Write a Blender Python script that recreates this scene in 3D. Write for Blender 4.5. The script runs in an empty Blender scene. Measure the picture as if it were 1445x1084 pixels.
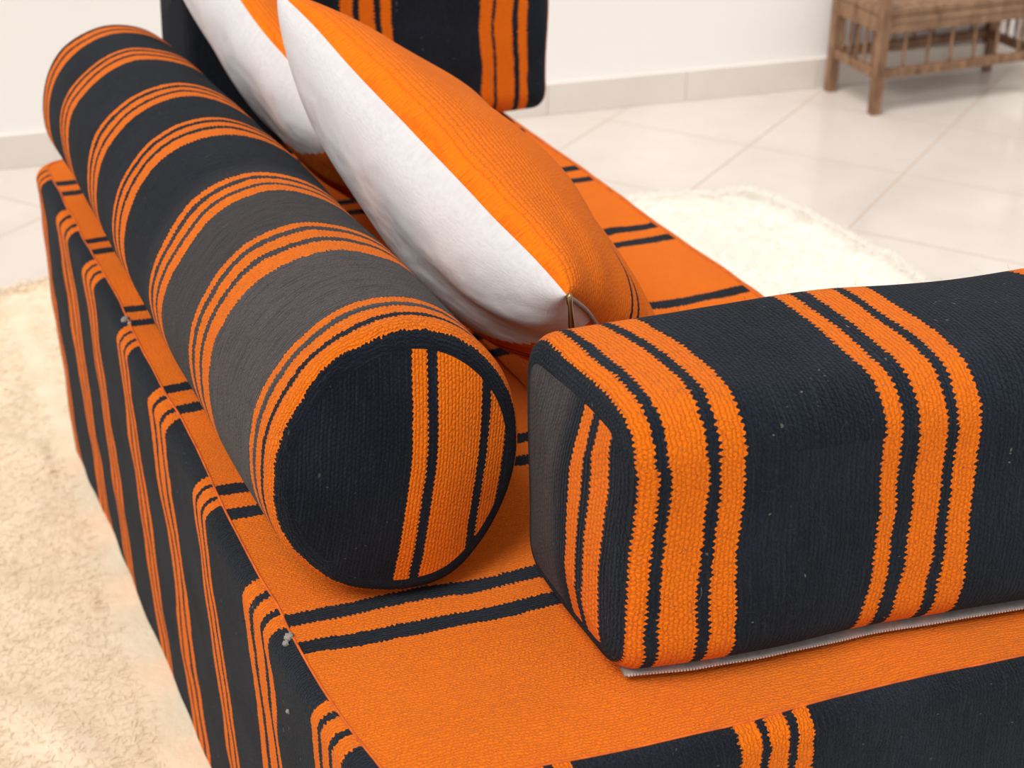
import bpy, bmesh, math, random
import numpy as np
from mathutils import Vector, noise
random.seed(3); np.random.seed(3)
C = bpy.context.scene.collection
scene = bpy.context.scene
R = math.radians
A0 = R(23.4); CA, SA = math.cos(A0), math.sin(A0)
ZM = 0.37          # top of the mattress
ZF = -0.025        # floor
def W(u, w): return (u*CA - w*SA, u*SA + w*CA)

# ---------------------------------------------------------------- nodes
class N:
    def __init__(s, name):
        s.m = bpy.data.materials.new(name); s.m.use_nodes = True
        s.t = s.m.node_tree; s.n = s.t.nodes; s.l = s.t.links
        s.b = s.n['Principled BSDF']
    def new(s, ty, **k):
        n = s.n.new(ty)
        for a, v in k.items(): setattr(n, a, v)
        return n
    def put(s, sock, v):
        if isinstance(v, bpy.types.NodeSocket): s.l.new(v, sock)
        else: sock.default_value = v
    def m_(s, op, a, b=0.0, c=0.0):
        n = s.new('ShaderNodeMath', operation=op)
        s.put(n.inputs[0], a); s.put(n.inputs[1], b)
        if len(n.inputs) > 2: s.put(n.inputs[2], c)
        return n.outputs[0]
    def uv(s):
        n = s.new('ShaderNodeUVMap'); x = s.new('ShaderNodeSeparateXYZ'); s.l.new(n.outputs[0], x.inputs[0])
        return n.outputs[0], x.outputs[0], x.outputs[1]
    def obj(s): return s.new('ShaderNodeTexCoord').outputs['Object']
    def noise(s, vec, scale, detail=2, rough=.5):
        n = s.new('ShaderNodeTexNoise'); s.put(n.inputs['Vector'], vec)
        n.inputs['Scale'].default_value = scale; n.inputs['Detail'].default_value = detail; n.inputs['Roughness'].default_value = rough
        return n.outputs[0]
    def mix(s, f, a, b, blend='MIX'):
        n = s.new('ShaderNodeMix', data_type='RGBA', blend_type=blend)
        s.put(n.inputs[0], f)
        for sock, v in ((n.inputs[6], a), (n.inputs[7], b)):
            s.put(sock, v if isinstance(v, bpy.types.NodeSocket) else (*v[:3], 1))
        return n.outputs[2]
    def rng(s, v, a, b, c, d, smooth=False):
        n = s.new('ShaderNodeMapRange')
        if smooth: n.interpolation_type = 'SMOOTHSTEP'
        for i, q in enumerate((v, a, b, c, d)): s.put(n.inputs[i], q)
        return n.outputs[0]
    def ramp(s, f, stops, interp='LINEAR'):
        n = s.new('ShaderNodeValToRGB'); cr = n.color_ramp; cr.interpolation = interp
        cr.elements[0].position = stops[0][0]; cr.elements[0].color = (*stops[0][1], 1)
        cr.elements[1].position = stops[1][0]; cr.elements[1].color = (*stops[1][1], 1)
        for p, c in stops[2:]:
            e = cr.elements.new(p); e.color = (*c, 1)
        s.put(n.inputs[0], f); return n.outputs[0]
    def comb(s, x, y, z=0.0):
        n = s.new('ShaderNodeCombineXYZ'); s.put(n.inputs[0], x); s.put(n.inputs[1], y); s.put(n.inputs[2], z); return n.outputs[0]
    def bump(s, h, dist, strength=1.0, nrm=None):
        n = s.new('ShaderNodeBump'); s.put(n.inputs['Height'], h)
        n.inputs['Distance'].default_value = dist; n.inputs['Strength'].default_value = strength
        if nrm is not None: s.l.new(nrm, n.inputs['Normal'])
        return n.outputs[0]

ORANGE = (0.97, 0.205, 0.006)
NAVY = (0.0068, 0.0098, 0.0158)
CHAR = (0.140, 0.120, 0.115)
CHAR2 = (0.090, 0.078, 0.076)

def fabric(name, axis, period, stripes, offset=0.0, base=NAVY, top=ORANGE, zones=(), tilt=0.0,
           p=.0026, q=.0034, bump=.0013, jag=.0006, wob=.0020, fleck=.5, solid=None, irr=0.0, con=.44):
    """woven wool, stripes given as [(start,end)] in metres inside a period, measured along the U or V of the cloth"""
    g = N(name)
    vec, U, V = g.uv()
    s, t = (U, V) if axis == 'U' else (V, U)
    if tilt: s = g.m_('MULTIPLY_ADD', t, tilt, s)
    n1 = g.noise(vec, 12, 2)
    n2 = g.noise(vec, 160, 1)
    n3 = g.noise(vec, 420, 2, .6)
    sw = g.m_('MULTIPLY_ADD', g.m_('SUBTRACT', n1, .5), wob*4, s)
    sw = g.m_('MULTIPLY_ADD', g.m_('SUBTRACT', n2, .5), wob*.9, sw)
    sw = g.m_('MULTIPLY_ADD', g.m_('SUBTRACT', n3, .5), wob*1.1, sw)
    z = g.m_('SINE', g.m_('MULTIPLY', t, 2*math.pi/q))
    sj = g.m_('MULTIPLY_ADD', z, jag, sw)
    if irr: sj = g.m_('MULTIPLY_ADD', g.m_('SINE', g.m_('MULTIPLY', s, 25)), irr, sj)
    ph = g.m_('DIVIDE', g.m_('FLOORED_MODULO', g.m_('SUBTRACT', sj, offset), period), period)
    st = [(0.0, (0, 0, 0))]
    for a, b in stripes:
        st += [(a/period, (1, 1, 1)), (b/period, (0, 0, 0))]
    mask = g.ramp(ph, st, 'CONSTANT')
    if solid == 'near':
        mask = g.m_('MAXIMUM', mask, g.m_('LESS_THAN', s, .72))
    if solid == 'rightrim':
        mask = g.m_('MULTIPLY', mask, g.m_('GREATER_THAN', s, .485))
        mask = g.m_('MAXIMUM', mask, g.m_('MULTIPLY', g.m_('LESS_THAN', s, .23), g.m_('GREATER_THAN', t, .34)))
    # weave: twisted weft rows, slightly beaded along their length
    row = g.m_('DIVIDE', sw, p)
    rs = g.m_('POWER', g.m_('ABSOLUTE', g.m_('SINE', g.m_('MULTIPLY', row, math.pi))), .8)
    tw = g.m_('MULTIPLY_ADD', g.m_('SUBTRACT', g.noise(vec, 70, 2), .5), q*3.0, t)
    cc = g.m_('MULTIPLY_ADD', g.m_('FLOOR', row), .5, g.m_('DIVIDE', tw, q))
    cs = g.m_('POWER', g.m_('ABSOLUTE', g.m_('SINE', g.m_('MULTIPLY', cc, math.pi))), .7)
    h = g.m_('MULTIPLY', rs, g.m_('MULTIPLY_ADD', cs, .60, .40))
    # fibres run across the rows
    fib = g.noise(g.comb(s, g.m_('MULTIPLY', t, .30)), 1300, 3, .7)
    heath = g.noise(g.comb(s, g.m_('MULTIPLY', t, .05)), 520, 3, .7)
    hh = g.m_('MULTIPLY_ADD', fib, .9, g.m_('MULTIPLY', h, .85))
    hh = g.m_('MULTIPLY_ADD', n3, .9, hh)
    # colour
    col = g.mix(g.rng(n1, .35, .7, 0, .7), base, tuple(c*2.1 for c in base))
    for (a, b, c) in zones:
        f = g.m_('MULTIPLY', g.rng(sw, a-.008, a+.008, 0, 1), g.rng(sw, b-.03, b+.03, 1, 0))
        f = g.m_('MULTIPLY', f, g.rng(heath, .35, .60, .45, 1))
        col = g.mix(f, col, c)
    lite = tuple(c*2.9+.014 for c in base)
    col = g.mix(g.m_('MULTIPLY', g.rng(fib, .48, .75, 0, .65), g.rng(n2, .3, .7, .2, 1)), col, lite)
    col = g.mix(g.rng(heath, .5, .72, 0, .42), col, lite)
    col = g.mix(g.rng(h, 0, .5, .55, 0), col, tuple(c*.35 for c in base))
    or2 = g.mix(g.rng(n1, .3, .7, 0, 1), tuple(c*.94 for c in top), top)
    or2 = g.mix(g.rng(h, 0, .55, con, 0), or2, (top[0]*.64, top[1]*.38, top[2]*.5))
    or2 = g.mix(g.rng(fib, .55, .8, 0, .35), or2, (1.0, .32, .03))
    or2 = g.mix(g.rng(n3, .25, .45, .35, 0), or2, (top[0]*.72, top[1]*.54, top[2]*.5))
    or2 = g.mix(g.rng(heath, .3, .5, .25, 0), or2, (top[0]*.82, top[1]*.68, top[2]*.5))
    col = g.mix(mask, col, or2)
    vo = g.new('ShaderNodeTexVoronoi'); g.put(vo.inputs['Vector'], g.comb(g.m_('MULTIPLY', s, .6), g.m_('MULTIPLY_ADD', n2, .01, t))); vo.inputs['Scale'].default_value = 260
    sep = g.new('ShaderNodeSeparateColor'); g.l.new(vo.outputs['Color'], sep.inputs[0])
    fl = g.m_('MULTIPLY', g.m_('LESS_THAN', vo.outputs['Distance'], .15), g.m_('GREATER_THAN', sep.outputs[0], .92))
    col = g.mix(g.m_('MULTIPLY', fl, fleck), col, (.26, .23, .19))
    g.put(g.b.inputs['Base Color'], col)
    g.b.inputs['Roughness'].default_value = .95
    g.b.inputs['Specular IOR Level'].default_value = .08
    g.b.inputs['Sheen Weight'].default_value = .05
    g.b.inputs['Sheen Roughness'].default_value = .4
    g.put(g.b.inputs['Normal'], g.bump(hh, bump))
    return g.m

def plain(name, col, rough=.6, metal=0, nscale=0, ncol=None, bump=0, sheen=0):
    g = N(name)
    c = col
    o = g.obj()
    if nscale:
        n = g.noise(o, nscale, 4, .6); c = g.mix(g.rng(n, .3, .7, 0, 1), col, ncol or tuple(x*.8 for x in col))
        if bump: g.put(g.b.inputs['Normal'], g.bump(n, bump))
    g.put(g.b.inputs['Base Color'], c if isinstance(c, bpy.types.NodeSocket) else (*c, 1))
    g.b.inputs['Roughness'].default_value = rough; g.b.inputs['Metallic'].default_value = metal
    g.b.inputs['Sheen Weight'].default_value = sheen
    return g.m

# ---------------------------------------------------------------- mesh helpers
def link_mesh(name, verts, faces, uvs=None, mat=None, parent=None, smooth=True):
    me = bpy.data.meshes.new(name); me.from_pydata([tuple(v) for v in verts], [], faces)
    if uvs is not None:
        ul = me.uv_layers.new(name='UVMap')
        k = 0
        for fu in uvs:
            for c in fu:
                ul.data[k].uv = c; k += 1
    bm = bmesh.new(); bm.from_mesh(me); bmesh.ops.recalc_face_normals(bm, faces=bm.faces); bm.to_mesh(me); bm.free()
    if smooth: me.polygons.foreach_set('use_smooth', [True]*len(me.polygons))
    if mat: me.materials.append(mat)
    o = bpy.data.objects.new(name, me); C.objects.link(o)
    if parent: o.parent = parent
    return o
def thing(name, label, cat, loc, rz=0, group=None):
    o = bpy.data.objects.new(name, None); C.objects.link(o); o.empty_display_size = .05
    o.location = loc; o.rotation_euler = (0, 0, rz); o['label'] = label; o['category'] = cat
    if group: o['group'] = group
    return o
def boxes(name, items, mat, parent=None, bev=.002):
    bm = bmesh.new()
    for (x0, x1, y0, y1, z0, z1) in items:
        r = bmesh.ops.create_cube(bm, size=1)
        for v in r['verts']:
            v.co = Vector(((x0+x1)/2 + v.co.x*(x1-x0), (y0+y1)/2 + v.co.y*(y1-y0), (z0+z1)/2 + v.co.z*(z1-z0)))
    if bev: bmesh.ops.bevel(bm, geom=bm.edges[:], offset=bev, segments=2, affect='EDGES', profile=.5)
    me = bpy.data.meshes.new(name); bm.to_mesh(me); bm.free(); me.materials.append(mat)
    o = bpy.data.objects.new(name, me); C.objects.link(o)
    if parent: o.parent = parent
    return o
def tube(name, pts, r, mat, parent=None, sides=8, radii=None):
    pts = [Vector(p) for p in pts]; vs = []; fs = []
    up = Vector((0, 0, 1))
    for i, p in enumerate(pts):
        d = (pts[min(i+1, len(pts)-1)] - pts[max(i-1, 0)]).normalized()
        a = d.cross(up)
        if a.length < .05: a = d.cross(Vector((1, 0, 0)))
        a.normalize(); b = d.cross(a)
        rr = radii[i] if radii else r
        for k in range(sides):
            an = 2*math.pi*k/sides; vs.append(p + a*math.cos(an)*rr + b*math.sin(an)*rr)
    for i in range(len(pts)-1):
        for k in range(sides):
            k2 = (k+1) % sides
            fs.append((i*sides+k, i*sides+k2, (i+1)*sides+k2, (i+1)*sides+k))
    fs.append(tuple(range(sides))); fs.append(tuple(range((len(pts)-1)*sides, len(pts)*sides)))
    return link_mesh(name, vs, fs, None, mat, parent)
def ribbons(name, base, d, s, nrm, ln, wd, lift, mat, parent):
    """thin curved fibres as 3-segment ribbons; all inputs are arrays"""
    K = len(base); V = np.zeros((K, 8, 3))
    for k in range(4):
        f = k/3
        c = base + d*(ln*f)[:, None] + s*(ln*.45*(f*f))[:, None] + nrm*(lift*math.sin(f*math.pi*.8))[:, None]
        w = wd*(1-.5*f)
        V[:, 2*k] = c - s*w[:, None]; V[:, 2*k+1] = c + s*w[:, None]
    me = bpy.data.meshes.new(name); idx = np.arange(K)[:, None]*8
    me.vertices.add(K*8); me.vertices.foreach_set('co', V.reshape(-1))
    loops = np.hstack([idx + np.array([2*k, 2*k+1, 2*k+3, 2*k+2]) for k in range(3)]).reshape(-1)
    me.loops.add(len(loops)); me.loops.foreach_set('vertex_index', loops.astype(np.int32))
    me.polygons.add(K*3); me.polygons.foreach_set('loop_start', (np.arange(K*3)*4).astype(np.int32))
    me.update(calc_edges=True); me.validate(); me.materials.append(mat)
    o = bpy.data.objects.new(name, me); C.objects.link(o); o.parent = parent; o['kind'] = 'stuff'
    return o
def fuzz(src, count, mat, parent, lmin=.003, lmax=.009, wd=.00009):
    me = src.data; n = len(me.polygons)
    ce = np.zeros(n*3); me.polygons.foreach_get('center', ce); ce = ce.reshape(-1, 3)
    no = np.zeros(n*3); me.polygons.foreach_get('normal', no); no = no.reshape(-1, 3)
    ar_ = np.zeros(n); me.polygons.foreach_get('area', ar_)
    pick = np.random.choice(n, count, p=ar_/ar_.sum()); c = ce[pick]; m = no[pick]
    c = c + np.random.normal(0, .003, c.shape)*(1-np.abs(m))
    r = np.random.normal(0, 1, c.shape); d = r - m*(r*m).sum(1)[:, None]; d /= np.linalg.norm(d, axis=1)[:, None] + 1e-9
    s = np.cross(m, d)
    ln = np.random.uniform(lmin, lmax, count)
    return ribbons('stray_fibres', c + m*.0002, d, s*np.random.choice([-1, 1], count)[:, None], m, ln, np.full(count, wd), np.random.uniform(.0006, .0024, count), mat, parent)

def rrect(a, b, r, n1=40, n2=60, nc=8):
    """outline function: inset -> points, starting top-left going down the left side, then the near side, right, far"""
    def f(ins):
        aa, bb = max(a-ins, .0004), max(b-ins, .0004); rr = max(min(r-ins, aa*.98, bb*.98), .0003)
        if ins > r: rr = .0003
        P = []
        def seg(x0, y0, x1, y1, n): P.extend([(x0+(x1-x0)*i/n, y0+(y1-y0)*i/n) for i in range(n)])
        def arc(cx, cy, s): P.extend([(cx+rr*math.cos(s+i/nc*math.pi/2), cy+rr*math.sin(s+i/nc*math.pi/2)) for i in range(nc)])
        seg(-aa, bb-rr, -aa, -bb+rr, n2); arc(-aa+rr, -bb+rr, math.pi)
        seg(-aa+rr, -bb, aa-rr, -bb, n1); arc(aa-rr, -bb+rr, 1.5*math.pi)
        seg(aa, -bb+rr, aa, bb-rr, n2); arc(aa-rr, bb-rr, 0)
        seg(aa-rr, bb, -aa+rr, bb, n1); arc(-aa+rr, bb-rr, .5*math.pi)
        return P
    return f
def circ(r, n=128):
    return lambda ins: [((r-ins)*math.cos(2*math.pi*i/n - math.pi/2), (r-ins)*math.sin(2*math.pi*i/n - math.pi/2)) for i in range(n)]

def arcs_of(P):
    s = [0.0]
    for i in range(len(P)):
        a, b = P[i], P[(i+1) % len(P)]; s.append(s[-1] + math.hypot(b[0]-a[0], b[1]-a[1]))
    return s
def extrude(out, L, re0, re1, nst, place, arcs=None, nr=7):
    """wrap rings; returns verts, faces, uvs (U = position along the length, V = arc length)"""
    st = []
    for k in range(nr):
        th = k/nr*math.pi/2
        st.append((re0*(1-math.sin(th)), re0*(1-math.cos(th)), re0 - re0*(math.pi/2-th)))
    for k in range(nst+1):
        x = re0 + (L-re0-re1)*k/nst; st.append((0, x, x))
    for k in range(1, nr+1):
        th = math.pi/2 - k/nr*math.pi/2
        st.append((re1*(1-math.sin(th)), L-re1*(1-math.cos(th)), L-re1+re1*(math.pi/2-th)))
    arcs = arcs or arcs_of(out(0)); n = len(out(0)); vs = []; fs = []; us = []
    for ins, pos, s in st:
        for (a, b) in out(ins): vs.append(place(pos, a, b))
    for i in range(len(st)-1):
        for k in range(n):
            k2 = (k+1) % n
            fs.append((i*n+k, i*n+k2, (i+1)*n+k2, (i+1)*n+k))
            s0, s1 = st[i][2], st[i+1][2]
            us.append(((s0, arcs[k]), (s0, arcs[k+1]), (s1, arcs[k+1]), (s1, arcs[k])))
    return vs, fs, us
def cap(out, ins0, ins1, pos, dome, place, rings=12, shift=0):
    vs = []; fs = []; us = []; n = len(out(0)); co = []
    for i in range(rings+1):
        f = i/rings; ins = ins0 + (ins1-ins0)*f
        ps = pos + dome*math.sin(f*math.pi/2)
        for (a, b) in out(ins): vs.append(place(ps, a, b)); co.append((a, b))
    for i in range(rings):
        for k in range(n):
            k2 = (k+1) % n; f = (i*n+k, i*n+k2, (i+1)*n+k2, (i+1)*n+k)
            fs.append(f); us.append(tuple(co[j] for j in f))
    c = tuple(range(rings*n, rings*n+n)); fs.append(c); us.append(tuple(co[j] for j in c))
    return vs, fs, us
def nz(p, sc, am, seed=0): 
    return noise.noise(Vector((p[0]*sc+seed, p[1]*sc+seed*1.7, p[2]*sc))) * am

# ================================================================ SETTING
WA = R(17.2); we = Vector((math.cos(WA), math.sin(WA), 0)); wn = Vector((-math.sin(WA), math.cos(WA), 0))
W0 = Vector((.068, 3.07, 0))
# floor
g = N('glazed_floor_tile')
o = g.new('ShaderNodeTexCoord').outputs['Object']
mp = g.new('ShaderNodeMapping'); g.put(mp.inputs[0], o); mp.inputs['Rotation'].default_value = (0, 0, R(-60)); 
sx = g.new('ShaderNodeSeparateXYZ'); g.l.new(mp.outputs[0], sx.inputs[0])
TS = .303
def gl(c, off):
    f = g.m_('FLOORED_MODULO', g.m_('ADD', c, off), TS)
    return g.m_('LESS_THAN', f, .0030)
# line 1 passes through world (.358,2.708)
lx, ly = .358, 2.708; rr = R(-60)
mx, my = lx*math.cos(rr)-ly*math.sin(rr), lx*math.sin(rr)+ly*math.cos(rr)
grout = g.m_('MAXIMUM', gl(sx.outputs[0], -(mx % TS)+.11), gl(sx.outputs[1], -(my % TS)))
n = g.noise(o, 5, 4, .6)
tile = g.mix(g.rng(n, .35, .7, 0, 1), (.685, .62, .565), (.61, .545, .49))
col = g.mix(grout, tile, (.47, .35, .26))
g.put(g.b.inputs['Base Color'], col); g.put(g.b.inputs['Roughness'], g.rng(grout, 0, 1, .15, .8))
g.b.inputs['Specular IOR Level'].default_value = .5
M_floor = g.m
fl = boxes('floor', [(-4, 5, -3, 5.2, ZF-.05, ZF)], M_floor, bev=0); fl['kind'] = 'structure'
M_wall = plain('white_plaster', (.90, .875, .855), .9, nscale=3, ncol=(.885, .86, .84))
wl = boxes('wall_back', [(-4, 4, 0, .1, ZF-.05, 2.6)], M_wall, bev=0); wl.location = W0; wl.rotation_euler.z = WA; wl['kind'] = 'structure'
M_base = plain('baseboard_tile', (.77, .71, .65), .3, nscale=8, ncol=(.72, .66, .60))
it = []; x = -3.9
while x < 3.9:
    it.append((x+.0006, x+.2996, -.012, .002, ZF, ZF+.064)); x += .3
bb = boxes('baseboard_back', it, M_base, bev=.001); bb.location = W0; bb.rotation_euler.z = WA; bb['kind'] = 'structure'

# ================================================================ RUG
g = N('cream_wool'); o = g.obj()
n = g.noise(o, 22, 4, .6); n2 = g.noise(o, 4, 3)
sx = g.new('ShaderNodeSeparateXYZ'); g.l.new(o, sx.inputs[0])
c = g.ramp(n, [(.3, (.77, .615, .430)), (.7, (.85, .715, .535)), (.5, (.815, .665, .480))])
pale = g.m_('ADD', g.rng(n2, .35, .65, 0, .06), g.rng(sx.outputs[0], .0, .6, 0, .92))  # small random tone, plus brighter light on the right side painted into the colour
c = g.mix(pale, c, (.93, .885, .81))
g.put(g.b.inputs['Base Color'], c); g.b.inputs['Roughness'].default_value = 1; g.b.inputs['Specular IOR Level'].default_value = .05
g.b.inputs['Sheen Weight'].default_value = .1
g.put(g.b.inputs['Normal'], g.bump(g.noise(o, 120, 3, .6), .0010))
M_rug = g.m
RU0, RU1, RW0, RW1 = -.95, 1.465, -.1, 2.27
rc = ((RU0+RU1)/2, (RW0+RW1)/2)
rug = thing('rug', 'cream shaggy wool rug lying on the tiles under the striped floor sofa', 'rug', (*W(*rc), ZF), A0)
def rug_h(u, w):
    h = .010 + .003*noise.noise(Vector((u*8, w*8, 0))) + .0016*noise.noise(Vector((u*26, w*26, 3))) + .0004*noise.noise(Vector((u*90, w*90, 5)))
    k = max(0, math.sin((u*1.2+w*.8)*13 + 2*noise.noise(Vector((u*3, w*3, 9)))))**6
    h += .005*k
    if .14 < u < .82 and .50 < w < 1.85: h = min(h, .0095)
    if u > .9:
        h += .004*max(0, 1-min(RU1-u, RW1-w)/.15)
        h += .004*max(0, noise.noise(Vector((u*16, w*16, 11))))
    return h
def wander(u, w):
    """the edges of the rug are not straight"""
    fx = max(0, (u-1.1)/.35)**2; fy = max(0, (w-2.0)/.27)**2
    return (u + fx*(.030*noise.noise(Vector((w*4.5, 1, 2))) + .014*noise.noise(Vector((w*22, 1, 5)))) - fx*fy*.05,
            w + fy*(.030*noise.noise(Vector((u*4.5, 1, 7))) + .014*noise.noise(Vector((u*22, 3, 5))) + .085*min(1.2, max(0, (.95-u)/.8))) - fx*fy*.03)
nx, ny = 380, 380; vs = []; fs = []
for j in range(ny+1):
    for i in range(nx+1):
        u = RU0 + (RU1-RU0)*i/nx; w = RW0 + (RW1-RW0)*j/ny
        ed = min(u-RU0, RU1-u, w-RW0, RW1-w)
        h = rug_h(u, w)*min(1, .35+ed/.02)
        if i in (0, nx) or j in (0, ny): h = 0.0005
        a, b = wander(u, w)
        vs.append((a-rc[0], b-rc[1], h))
for j in range(ny):
    for i in range(nx):
        a = j*(nx+1)+i; fs.append((a, a+1, a+nx+2, a+nx+1))
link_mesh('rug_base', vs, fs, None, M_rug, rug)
# wool pile
regs = [(-.75, .155, .3, 2.27, 110000), (.80, 1.465, .9, 2.27, 70000), (.18, .77, 1.85, 2.27, 8000), (-.75, 1.465, 2.245, 2.27, 11000), (1.440, 1.465, 1.0, 2.27, 9000)]
P = []
for u0, u1, w0, w1, k in regs:
    P.append(np.column_stack([np.random.uniform(u0, u1, k), np.random.uniform(w0, w1, k)]))
P = np.vstack(P); K = len(P)
z0 = np.array([rug_h(a, b) for a, b in P]) - .0005
edge = (P[:, 0] > RU1-.025) | (P[:, 1] > RW1-.025)
z0 = np.where(edge, z0*np.random.uniform(.2, 1.0, K), z0)
lift = np.where(edge, np.random.uniform(.001, .009, K), np.where(P[:, 0] > .79, np.random.uniform(.001, .004, K), np.random.uniform(.0006, .0018, K)))
P = np.array([wander(a, b) for a, b in P]) - np.array(rc)
an = np.random.uniform(0, 2*np.pi, K); zz = np.zeros(K)
d = np.column_stack([np.cos(an), np.sin(an), zz]); s = np.column_stack([-np.sin(an), np.cos(an), zz])*np.random.choice([-1, 1], K)[:, None]
nn = np.column_stack([zz, zz, zz+1])
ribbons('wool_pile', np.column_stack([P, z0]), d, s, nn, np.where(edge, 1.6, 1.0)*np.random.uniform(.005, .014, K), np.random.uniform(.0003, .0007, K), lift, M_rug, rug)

# ================================================================ MATTRESS
MU0, MU1, MW0, MW1 = .184, .770, .627, 1.81
ma, mb = (MU1-MU0)/2, (MW1-MW0)/2; mc = ((MU0+MU1)/2, (MW0+MW1)/2)
mat_z = -.0145
mattress = thing('mattress', 'thick floor mattress, orange top with black lines and black sides with orange stripes', 'mattress', (*W(*mc), mat_z), A0)
HM = ZM - mat_z
RT = .014
def m_place(pos, a, b):
    f = pos/HM
    bul = .001*math.sin(math.pi*min(max(f, 0), 1))
    x = a + bul*(1 if a > 0 else -1)*min(1, abs(a)/ma)**6
    y = b + bul*(1 if b > 0 else -1)*min(1, abs(b)/mb)**6
    y += -.095*(a + mc[0] - .33)*min(1, max(0, (mb-b)/(2*mb)))**1.5
    far_ = (b+mb)/(2*mb)
    if a < 0:
        x -= .010*(a/ma)**2*far_**2
        x += .022*(a/ma)**2*max(0, (-mb+.20-b)/.20)**1.6
        x += .012*(a/ma)**2*(1-f)*(1-far_)
    else:
        x -= .016*(a/ma)**2*far_**2
    p = (a, b, pos)
    k = .5+.5*f
    x += (nz(p, 7, .004, 3)*k + nz(p, 22, .0018, 4))*abs(a/ma)**4; y += nz(p, 7, .004, 8)*k*abs(b/mb)**4
    z = pos + (nz(p, 8, .0035, 5) + nz(p, 24, .001, 2))*max(0, f)**3 - .004*max(0, f)**3
    return (x, y, z)
mo = rrect(ma, mb, .040, 70, 130, 8)
P0 = mo(0); ar = arcs_of(P0)
# stripe coordinate round the sides: equals the world depth on the long left side
sv = [P0[0][1] + mc[1]]
for i in range(len(P0)):
    d_ = ar[i+1]-ar[i]
    if 130 <= i < 138: sv.append(sv[-1] + .106/8)
    else: sv.append(sv[-1] - d_)
M_side = fabric('striped_side_cloth', 'V', .150, [(0, .0125), (.0190, .0340), (.0405, .0540)], offset=.708-.027, base=(.0095, .0125, .0185), solid='rightrim', wob=.0042, irr=.008)
vs, fs, us = extrude(mo, HM, .012, RT, 60, m_place, arcs=sv)
side = link_mesh('side_panel', vs, fs, us, M_side, mattress)
M_top = fabric('orange_top_cloth', 'V', .178, [(.0001, .1290), (.1440, .1635)], offset=.8355, p=.0024, q=.0034, bump=.0011, fleck=.12, solid='near', wob=.0034, con=.36)
vs, fs, us = cap(mo, RT, ma-.001, HM, 0, m_place, rings=60)
us = [tuple((a, b+mc[1]) for a, b in f) for f in us]
top = link_mesh('top_panel', vs, fs, us, M_top, mattress)
M_seam = plain('orange_seam_thread', (.82, .155, .008), .9, nscale=90, ncol=(.45, .075, .008))
pts = [m_place(HM, a, b) for a, b in mo(RT)]; pts.append(pts[0])
tube('seam', [(p[0], p[1], p[2]+.0001) for p in pts], .0009, M_seam, mattress, 6)
M_knot = plain('grey_yarn', (.42, .38, .35), 1, nscale=200, ncol=(.2, .18, .17))
def knot(a, w, dz, r, mt=M_knot, par=mattress):
    # a: inset from the left edge (negative = on the side face)
    q_ = m_place(HM - (0 if a > 0 else dz), -ma + max(a, 0), w-mc[1])
    bm = bmesh.new(); bmesh.ops.create_icosphere(bm, subdivisions=3, radius=r)
    for v in bm.verts: v.co *= 1 + .7*noise.noise(v.co*(1.9/r))
    for v in bm.verts: v.co += Vector(q_)
    me = bpy.data.meshes.new('yarn_knot'); bm.to_mesh(me); bm.free(); me.materials.append(mt)
    for p_ in me.polygons: p_.use_smooth = True
    k = bpy.data.objects.new('yarn_knot', me); C.objects.link(k); k.parent = par
for (a, w, dz, r) in ((.012, .812, 0, .003), (.008, .806, 0, .002), (.012, 1.34, 0, .0035), (.014, 1.33, 0, .002), (-1, .79, .045, .0016), (-1, .79, .11, .0014)):
    knot(a, w, dz, r)

# ================================================================ BOLSTER
BW0, BW1 = .840, 1.70; BL = BW1-BW0; BR = .0965; BU = .284
bolster = thing('bolster', 'round black bolster with rings of orange stripes lying along the mattress edge', 'bolster', (*W(BU, BW0), ZM+.001), A0)
def bk(f): return 1 - .09*f + .035*math.sin(math.pi*min(1, max(0, f)))
def b_place(pos, a, b):
    f = pos/BL; k = bk(f)
    th = math.atan2(b, a); rr_ = min(1, math.hypot(a, b)/BR)**2
    if b < 0: b = b*(1-.04*(-b/BR)**2)
    e = 1 + rr_*(nz((math.cos(th), pos*4, math.sin(th)), 1.5, .045, 4) + .020*math.cos(2*th-1.9)*max(0, 1-f*3))
    y = pos + .10*b*max(0, 1-f*1.6) - .004*(1-f) + .010*f + rr_*nz((math.cos(th), 0, math.sin(th)), 1.5, .006, 6)*max(0, 1-f*4)
    return (a*k*e*.92 - .018*f, y, BR*k*.97 + b*k*e)
bo = circ(BR)
BS = [(0, .0160), (.0225, .0345), (.0415, .0500)]
M_bol = fabric('bolster_cloth', 'U', .134, BS, offset=.0035, zones=[(.03, .170, CHAR), (.170, .310, CHAR2)], fleck=.2, wob=.0038, irr=.008, bump=.0015)
vs, fs, us = extrude(bo, BL, .015, .018, 110, b_place)
bcov = link_mesh('cover', vs, fs, us, M_bol, bolster)
M_bend = fabric('bolster_end_cloth', 'U', 1.0, [(.497, .510), (.5185, .551), (.5600, .576)], offset=-.5, tilt=-.17, p=.0028, q=.0036, bump=.0015, fleck=.2, wob=.0014)
for pos, ins, dm in ((0, .015, -.013), (BL, .018, .010)):
    vs, fs, us = cap(bo, ins, BR-.001, pos, dm, b_place, rings=16)
    link_mesh('end_panel', vs, fs, us, M_bend, bolster)
M_dark = plain('black_seam', (.010, .011, .016), .95, nscale=150, ncol=(.004, .004, .006))

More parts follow.
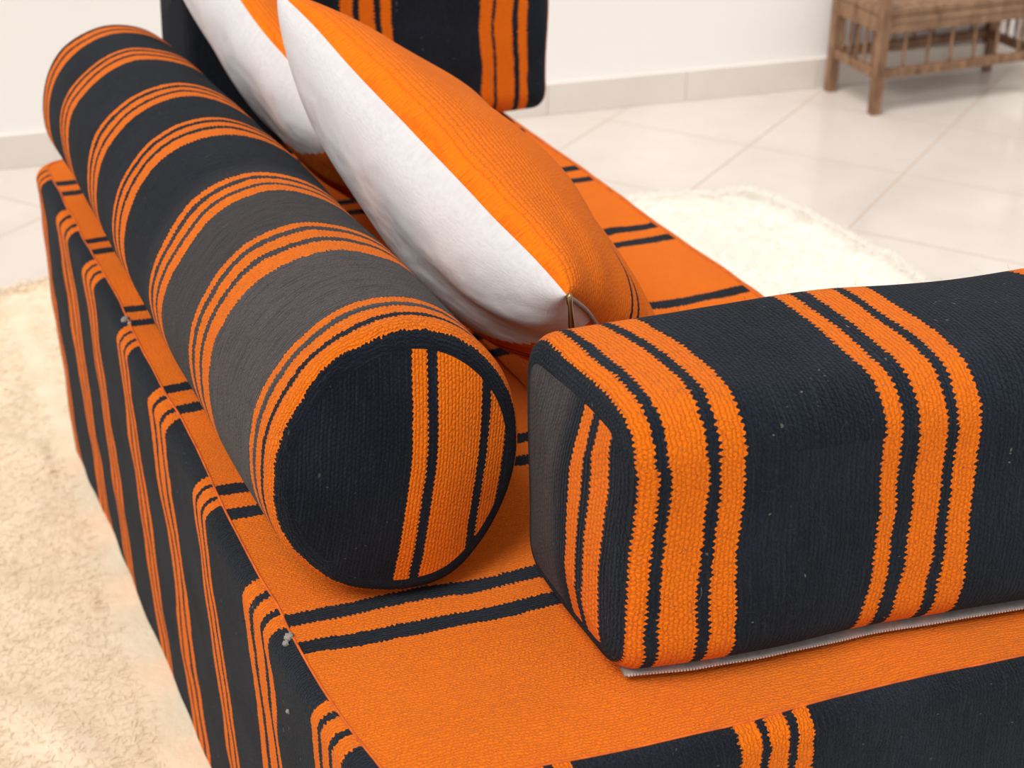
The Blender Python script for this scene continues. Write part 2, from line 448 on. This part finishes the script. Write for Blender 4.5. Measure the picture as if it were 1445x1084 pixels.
# ================================================================ ARM CUSHIONS
def arm(name, label, u, w, L, AT, AH, rot, off, stripes, period, shear, end_stripes, seam_mat=None):
    root = thing(name, label, 'cushion', (*W(u, w), ZM+.002), A0+rot, 'striped arm cushions on the mattress ends')
    out0 = rrect(AT/2, AH/2, .031, 30, 44, 8)
    def place(pos, a, b):
        fa, fb, fl_ = a/(AT/2), b/(AH/2), pos/L
        bul = .010*math.sin(math.pi*min(max(fl_, 0), 1))**.5 if 0 < fl_ < 1 else 0
        y = AT/2 + a + bul*.5*fa*(1-fb*fb*.8); z = AH/2 + b + (bul*.4*(1-fa*fa*.7) if b > 0 else 0)*fb
        p = (pos, a, b)
        x = pos - shear*(a+AT/2)
        return (x + nz(p, 9, .005, 2), y + nz(p, 10, .006, 6), z + (nz(p, 8, .005, 9) if b > 0 else 0))
    mt = fabric(name+'_cloth', 'U', period, stripes, offset=off, p=.0030, q=.0042, bump=.0015, jag=.0009, fleck=.6, wob=.0030, base=(.0084, .0122, .0190))
    vs, fs, us = extrude(out0, L, .018, .018, 90, place)
    cov = link_mesh('cover', vs, fs, us, mt, root)
    h = AT/2   # end panel cloth: U = thickness from centre
    me_ = fabric(name+'_end_cloth', 'U', 1.0, [(.5-h+a, .5-h+b) for a, b in end_stripes], offset=-.5, zones=[(-h+.076, .2, CHAR2)], tilt=.0, p=.0030, q=.0042, bump=.0015, jag=.0008, wob=.0020, fleck=.3)
    for pos, dm in ((0, -.008), (L, .008)):
        vs, fs, us = cap(out0, .018, min(AT, AH)/2-.001, pos, dm, place, rings=14)
        e_ = link_mesh('end_panel', vs, fs, us, me_, root)
    for pos in (.005, L-.005):
        pts = [place(pos, a, b) for a, b in out0(.0065)]; pts.append(pts[0])
        tube('seam', pts, .0010, seam_mat if (seam_mat and pos > .1) else M_dark, root, 6)
    return root, place, cov
NAT, NAH = .152, .188
g3 = [(0, .0135), (.0230, .0440), (.0535, .0670)]
near, npl, ncov = arm('arm_cushion', 'black block cushion with vertical orange stripes and pale zip, nearest on mattress end', .366, .680, .56, NAT, NAH, R(-8), -.011,
                [(a+o_+.012, b+o_+.012) for o_ in (0, .157, .334, .50) for a, b in g3], 1.0, .14, [(.023, .039), (.048, .057)])
M_oseam = plain('orange_edge_binding', (.80, .14, .008), .9, nscale=150, ncol=(.5, .07, .006))
far, fpl, fcov = arm('arm_cushion', 'black and orange striped block cushion upright at far mattress end behind the pillows', .347, 1.712, .447, .125, .21, 0, 0,
                [(a+o_, b+o_) for o_ in (.179, .350) for a, b in ((0, .0135), (.021, .041), (.0495, .063))], 1.0, 0, [(.001, .0012)], M_oseam)
M_tape = plain('zip_tape', (.36, .31, .29), .8, nscale=200, ncol=(.26, .22, .21))
M_teeth = plain('zip_teeth', (.60, .55, .52), .4)
def armzip(root, place, L, AT, AH):
    vs = []; fs = []; n = 200
    def yy(x):
        p = place(x, -AT/2, -AH/2+.031); return p[0], p[1] + .0140 + nz((x, 0, 0), 30, .0012)
    for i in range(n+1):
        x, y = yy(.008 + (L-.02)*i/n)
        for (dy, dz) in ((.012, .0004), (.000, .0004), (-.0012, .0008), (-.0012, .0018), (.000, .0026), (.012, .0030)):
            vs.append((x, y+dy, dz-.0008))
    for i in range(n):
        for k in range(5): fs.append((i*6+k, i*6+k+1, (i+1)*6+k+1, (i+1)*6+k))
    z = link_mesh('zipper', vs, fs, None, M_tape, root)
    it = []
    for i in range(int((L-.03)/.0020)):
        x, y = yy(.010 + i*.0020)
        it.append((x, x+.0011, y-.0020, y-.0006, .0002, .0014))
    boxes('zipper_teeth', it, M_teeth, z, bev=0)
armzip(near, npl, .56, NAT, NAH)

# ================================================================ PILLOWS
g = N('white_linen'); vec, U, V_ = g.uv()
th_ = g.noise(g.comb(U, g.m_('MULTIPLY', V_, 10)), 160, 3, .6); th2 = g.noise(g.comb(g.m_('MULTIPLY', U, 10), V_), 160, 3, .6)
cr = g.noise(g.comb(g.m_('MULTIPLY', U, .5), V_), 30, 2, .5)
g.put(g.b.inputs['Base Color'], g.mix(g.rng(th_, .35, .7, 0, 1), (.70, .675, .680), (.63, .605, .612)))
g.b.inputs['Roughness'].default_value = .55; g.b.inputs['Sheen Weight'].default_value = .12; g.b.inputs['Specular IOR Level'].default_value = .3
b1 = g.bump(cr, .0065)
g.put(g.b.inputs['Normal'], g.bump(g.m_('ADD', th_, th2), .00030, nrm=b1))
M_lin = g.m
M_brass = plain('aged_brass', (.36, .25, .13), .35, metal=1)
def pillow(label, NT, FT, NB, FB, tf, tb, seed, wrap, wk=.35, lines=(.0, .09)):
    NT, FT, NB, FB = map(Vector, (NT, FT, NB, FB))
    cen = (NT+FT+NB+FB)/4
    root = thing('pillow', label, 'pillow', (*W(cen.x, cen.y), ZM), A0, 'orange and white pillows leaning on the bolster')
    bs = Vector((cen.x, cen.y, ZM))
    nrm = (FT-NT).cross(NB-NT).normalized()
    if nrm.x < 0: nrm = -nrm
    n = 90; la, lb = (FT-NT).length, (NB-NT).length
    q1, q2 = .5+lb*.5*lines[0], .5+lb*.5*lines[1]
    M_f = fabric('pillow_cloth', 'V', 1.0, [(.0001, q1), (q1+.0034, q2), (q2+.0034, .999)], offset=-.5, p=.0036, q=.0044, bump=.0017, fleck=.05, jag=.0003, wob=.0014, con=.45)
    def pt(i, j, side):
        # vertices bunch towards the edges so the seam stays round
        s = math.sin((i/n-.5)*math.pi); t = math.sin((j/n-.5)*math.pi)
        prof = (max(0, 1-s*s)*max(0, 1-t*t))**.5
        prof = prof**.80
        s2 = s*(1-.05*(1-t*t)); t2 = t*(1-.06*(1-s*s))
        a, b = (s2+1)/2, (t2+1)/2
        p = NT*(1-a)*(1-b) + FT*a*(1-b) + NB*(1-a)*b + FB*a*b
        th = (tf if side > 0 else -tb)*prof
        fold = math.sin((s*1.4+t*2.2)*3 + noise.noise(Vector((s*1.2, t*1.2, seed)))*4)
        edge = prof*(1-prof)*4
        p = p + nrm*(th + (noise.noise(Vector((s*1.5, t*1.5, seed+side)))*.008*prof) + fold*(.0022 if side > 0 else .0036)*edge)
        p = p + nrm*.004*noise.noise(Vector((s*2, t*2, seed)))
        # pressed against the bolster
        f = (p.y-BW0)/BL
        if -.02 < f < 1.05:
            k = bk(f); cz = ZM+.001+BR*k*.97; bx = BU-.018*f; v = Vector((p.x-bx, 0, p.z-cz)); rr_ = BR*k*1.01 + .003
            if v.length < rr_ and v.length > 1e-5:
                v = v.normalized()*rr_; p.x = bx+v.x; p.z = cz+v.z
        p.z = max(p.z, ZM+.006)
        return p - bs, (s*la/2, t*lb/2), (s, t)
    for side, nm, mt in ((1, 'front_panel', M_f), (-1, 'back_panel', M_lin)):
        vs = []; uvp = []; st = []; fs = []; us = []; mi = []
        for j in range(n+1):
            for i in range(n+1):
                p, q_, s_ = pt(i, j, side); vs.append(p); uvp.append(q_); st.append(s_)
        for j in range(n):
            for i in range(n):
                f = (j*(n+1)+i, j*(n+1)+i+1, (j+1)*(n+1)+i+1, (j+1)*(n+1)+i)
                fs.append(f); us.append(tuple(uvp[k] for k in f)); s_ = st[f[0]]
                mi.append(1 if side < 0 and s_[1] > wrap + wk*s_[0] else 0)
        ob = link_mesh(nm, vs, fs, us, mt, root)
        me = ob.data; me.materials.append(M_f); me.polygons.foreach_set('material_index', mi)
        pc = me.polygons[(n//2)*n+n//2]
        if pc.normal.dot(nrm)*side < 0: me.flip_normals()
    zp = [pt(0, j, 1)[0] for j in range(6, n-3)]
    z = tube('zipper', [p + Vector((0, -.001, 0)) for p in zp], .0018, M_tape, root, 6)
    q0 = zp[0] + Vector((-.001, -.005, .002))
    tube('zipper_pull', [q0+Vector((0, 0, .002)), q0, q0+Vector((0, -.001, -.005)), q0+Vector((.000, -.002, -.007)), q0+Vector((.001, -.003, -.022)), q0+Vector((.001, -.003, -.025))], .002, M_brass, z, 10, radii=[.0014, .0024, .0022, .0016, .0026, .0014])
    return root
pillow('large orange pillow with white linen back, in front, its zip corner behind the block cushion',
       (.426, .890, .541), (.350, 1.31, .66), (.568, .985, .388), (.535, 1.40, .483), .058, .086, 1.0, .30, .75)
pillow('second orange and white pillow, half hidden between the front pillow and the bolster',
       (.390, 1.27, .545), (.325, 1.66, .665), (.57, 1.33, .39), (.53, 1.66, .46), .030, .082, 7.0, -.15, .75)

# loose wool fibres standing off the near cushions
M_fz = plain('dark_wool_fibre', (.030, .032, .038), .9)
M_fl = plain('pale_wool_fibre', (.30, .27, .24), .9)
for ob, a, b in ((ncov, 2200, 16), (bcov, 2200, 12), (side, 1500, 12)):
    for n_, m_, wd_ in ((a, M_fz, .00008), (b, M_fl, .00009)):
        fuzz(ob, n_, m_, ob.parent, wd=wd_)

# ================================================================ BENCH
g = N('weathered_brown_wood'); o = g.obj()
mp = g.new('ShaderNodeMapping'); g.put(mp.inputs[0], o); mp.inputs['Scale'].default_value = (1, 1, .25)
n = g.noise(mp.outputs[0], 60, 4, .7); n2 = g.noise(o, 14, 3)
c = g.ramp(n, [(.3, (.10, .045, .022)), (.7, (.33, .190, .106)), (.5, (.215, .112, .058))])
c = g.mix(g.rng(n2, .5, .7, 0, .4), c, (.37, .245, .150))
g.put(g.b.inputs['Base Color'], c); g.b.inputs['Roughness'].default_value = .65
g.put(g.b.inputs['Normal'], g.bump(n, .002)); M_wood = g.m
bench = thing('wooden_bench', 'small weathered brown wooden bench with spindled sides standing against the white wall', 'bench', (.730, 3.064, ZF), R(21.5))
BLn, BD, LG = .39, .165, .020
for x in (0, BLn):
    for y in (0, BD):
        boxes('leg', [(x-LG/2, x+LG/2, y-LG/2, y+LG/2, 0, .30)], M_wood, bench, .001)
boxes('seat', [(-.006, BLn+.006, .010, BD-.01, .198, .210), (.0105, BLn-.0105, -.004, .0105, .198, .210)], M_wood, bench, .001)
boxes('apron', [(LG/2, BLn-LG/2, -.006, .006, .164, .196), (LG/2, BLn-LG/2, BD-.006, BD+.006, .164, .196),
                (-.006, .006, LG/2, BD-LG/2, .164, .196), (BLn-.006, BLn+.006, LG/2, BD-LG/2, .164, .196),
                (LG/2, BLn-LG/2, -.009, .004, .184, .190)], M_wood, bench, .001)
for it in ((LG/2, BLn-LG/2, -.007, .007, .074, .092), (LG/2, BLn-LG/2, BD-.007, BD+.007, .074, .092),
           (-.007, .007, LG/2, BD-LG/2, .074, .092), (BLn-.007, BLn+.007, LG/2, BD-LG/2, .074, .092)):
    boxes('rail', [it], M_wood, bench, .001)
def spindle(x, y):
    tube('spindle', [(x, y, .090), (x, y, .10), (x, y, .128), (x, y, .155), (x, y, .166)], .003, M_wood, bench, 8, radii=[.0034, .0028, .0040, .0028, .0034])
for k in range(1, 6):
    spindle(0, BD*k/6); spindle(BLn, BD*k/6)
for k in range(1, 8): spindle(BLn*k/8, BD)
for k in range(1, 7): spindle(BLn*k/7, 0)
boxes('back_rail', [(LG/2, BLn-LG/2, BD-.006, BD+.006, .262, .286)], M_wood, bench, .001)

# ================================================================ LIGHT
w = bpy.data.worlds.new('World'); scene.world = w; w.use_nodes = True
bg = w.node_tree.nodes['Background']; bg.inputs[0].default_value = (1.0, .98, .96, 1); bg.inputs[1].default_value = .60
def sun(name, d, e, ang, col):
    l = bpy.data.lights.new(name, 'SUN'); l.energy = e; l.angle = R(ang); l.color = col
    o = bpy.data.objects.new(name, l); C.objects.link(o); o.rotation_euler = Vector(d).to_track_quat('-Z', 'Y').to_euler()
sun('window_light', (.34, .46, -.82), 2.6, 30, (1, .97, .93))
sun('room_light', (-.6, .45, -.6), .35, 60, (1, .96, .92))

# ================================================================ CAMERA
cam = bpy.data.cameras.new('camera'); co = bpy.data.objects.new('camera', cam); C.objects.link(co)
co.location = (0, 0, 1); co.rotation_euler = (R(90-28.2), 0, 0)
cam.sensor_width = 36; cam.lens = 36*2226/1445; cam.clip_start = .02
cam.dof.use_dof = True; cam.dof.focus_distance = 1.05; cam.dof.aperture_fstop = 11
scene.camera = co
scene.view_settings.view_transform = 'Standard'
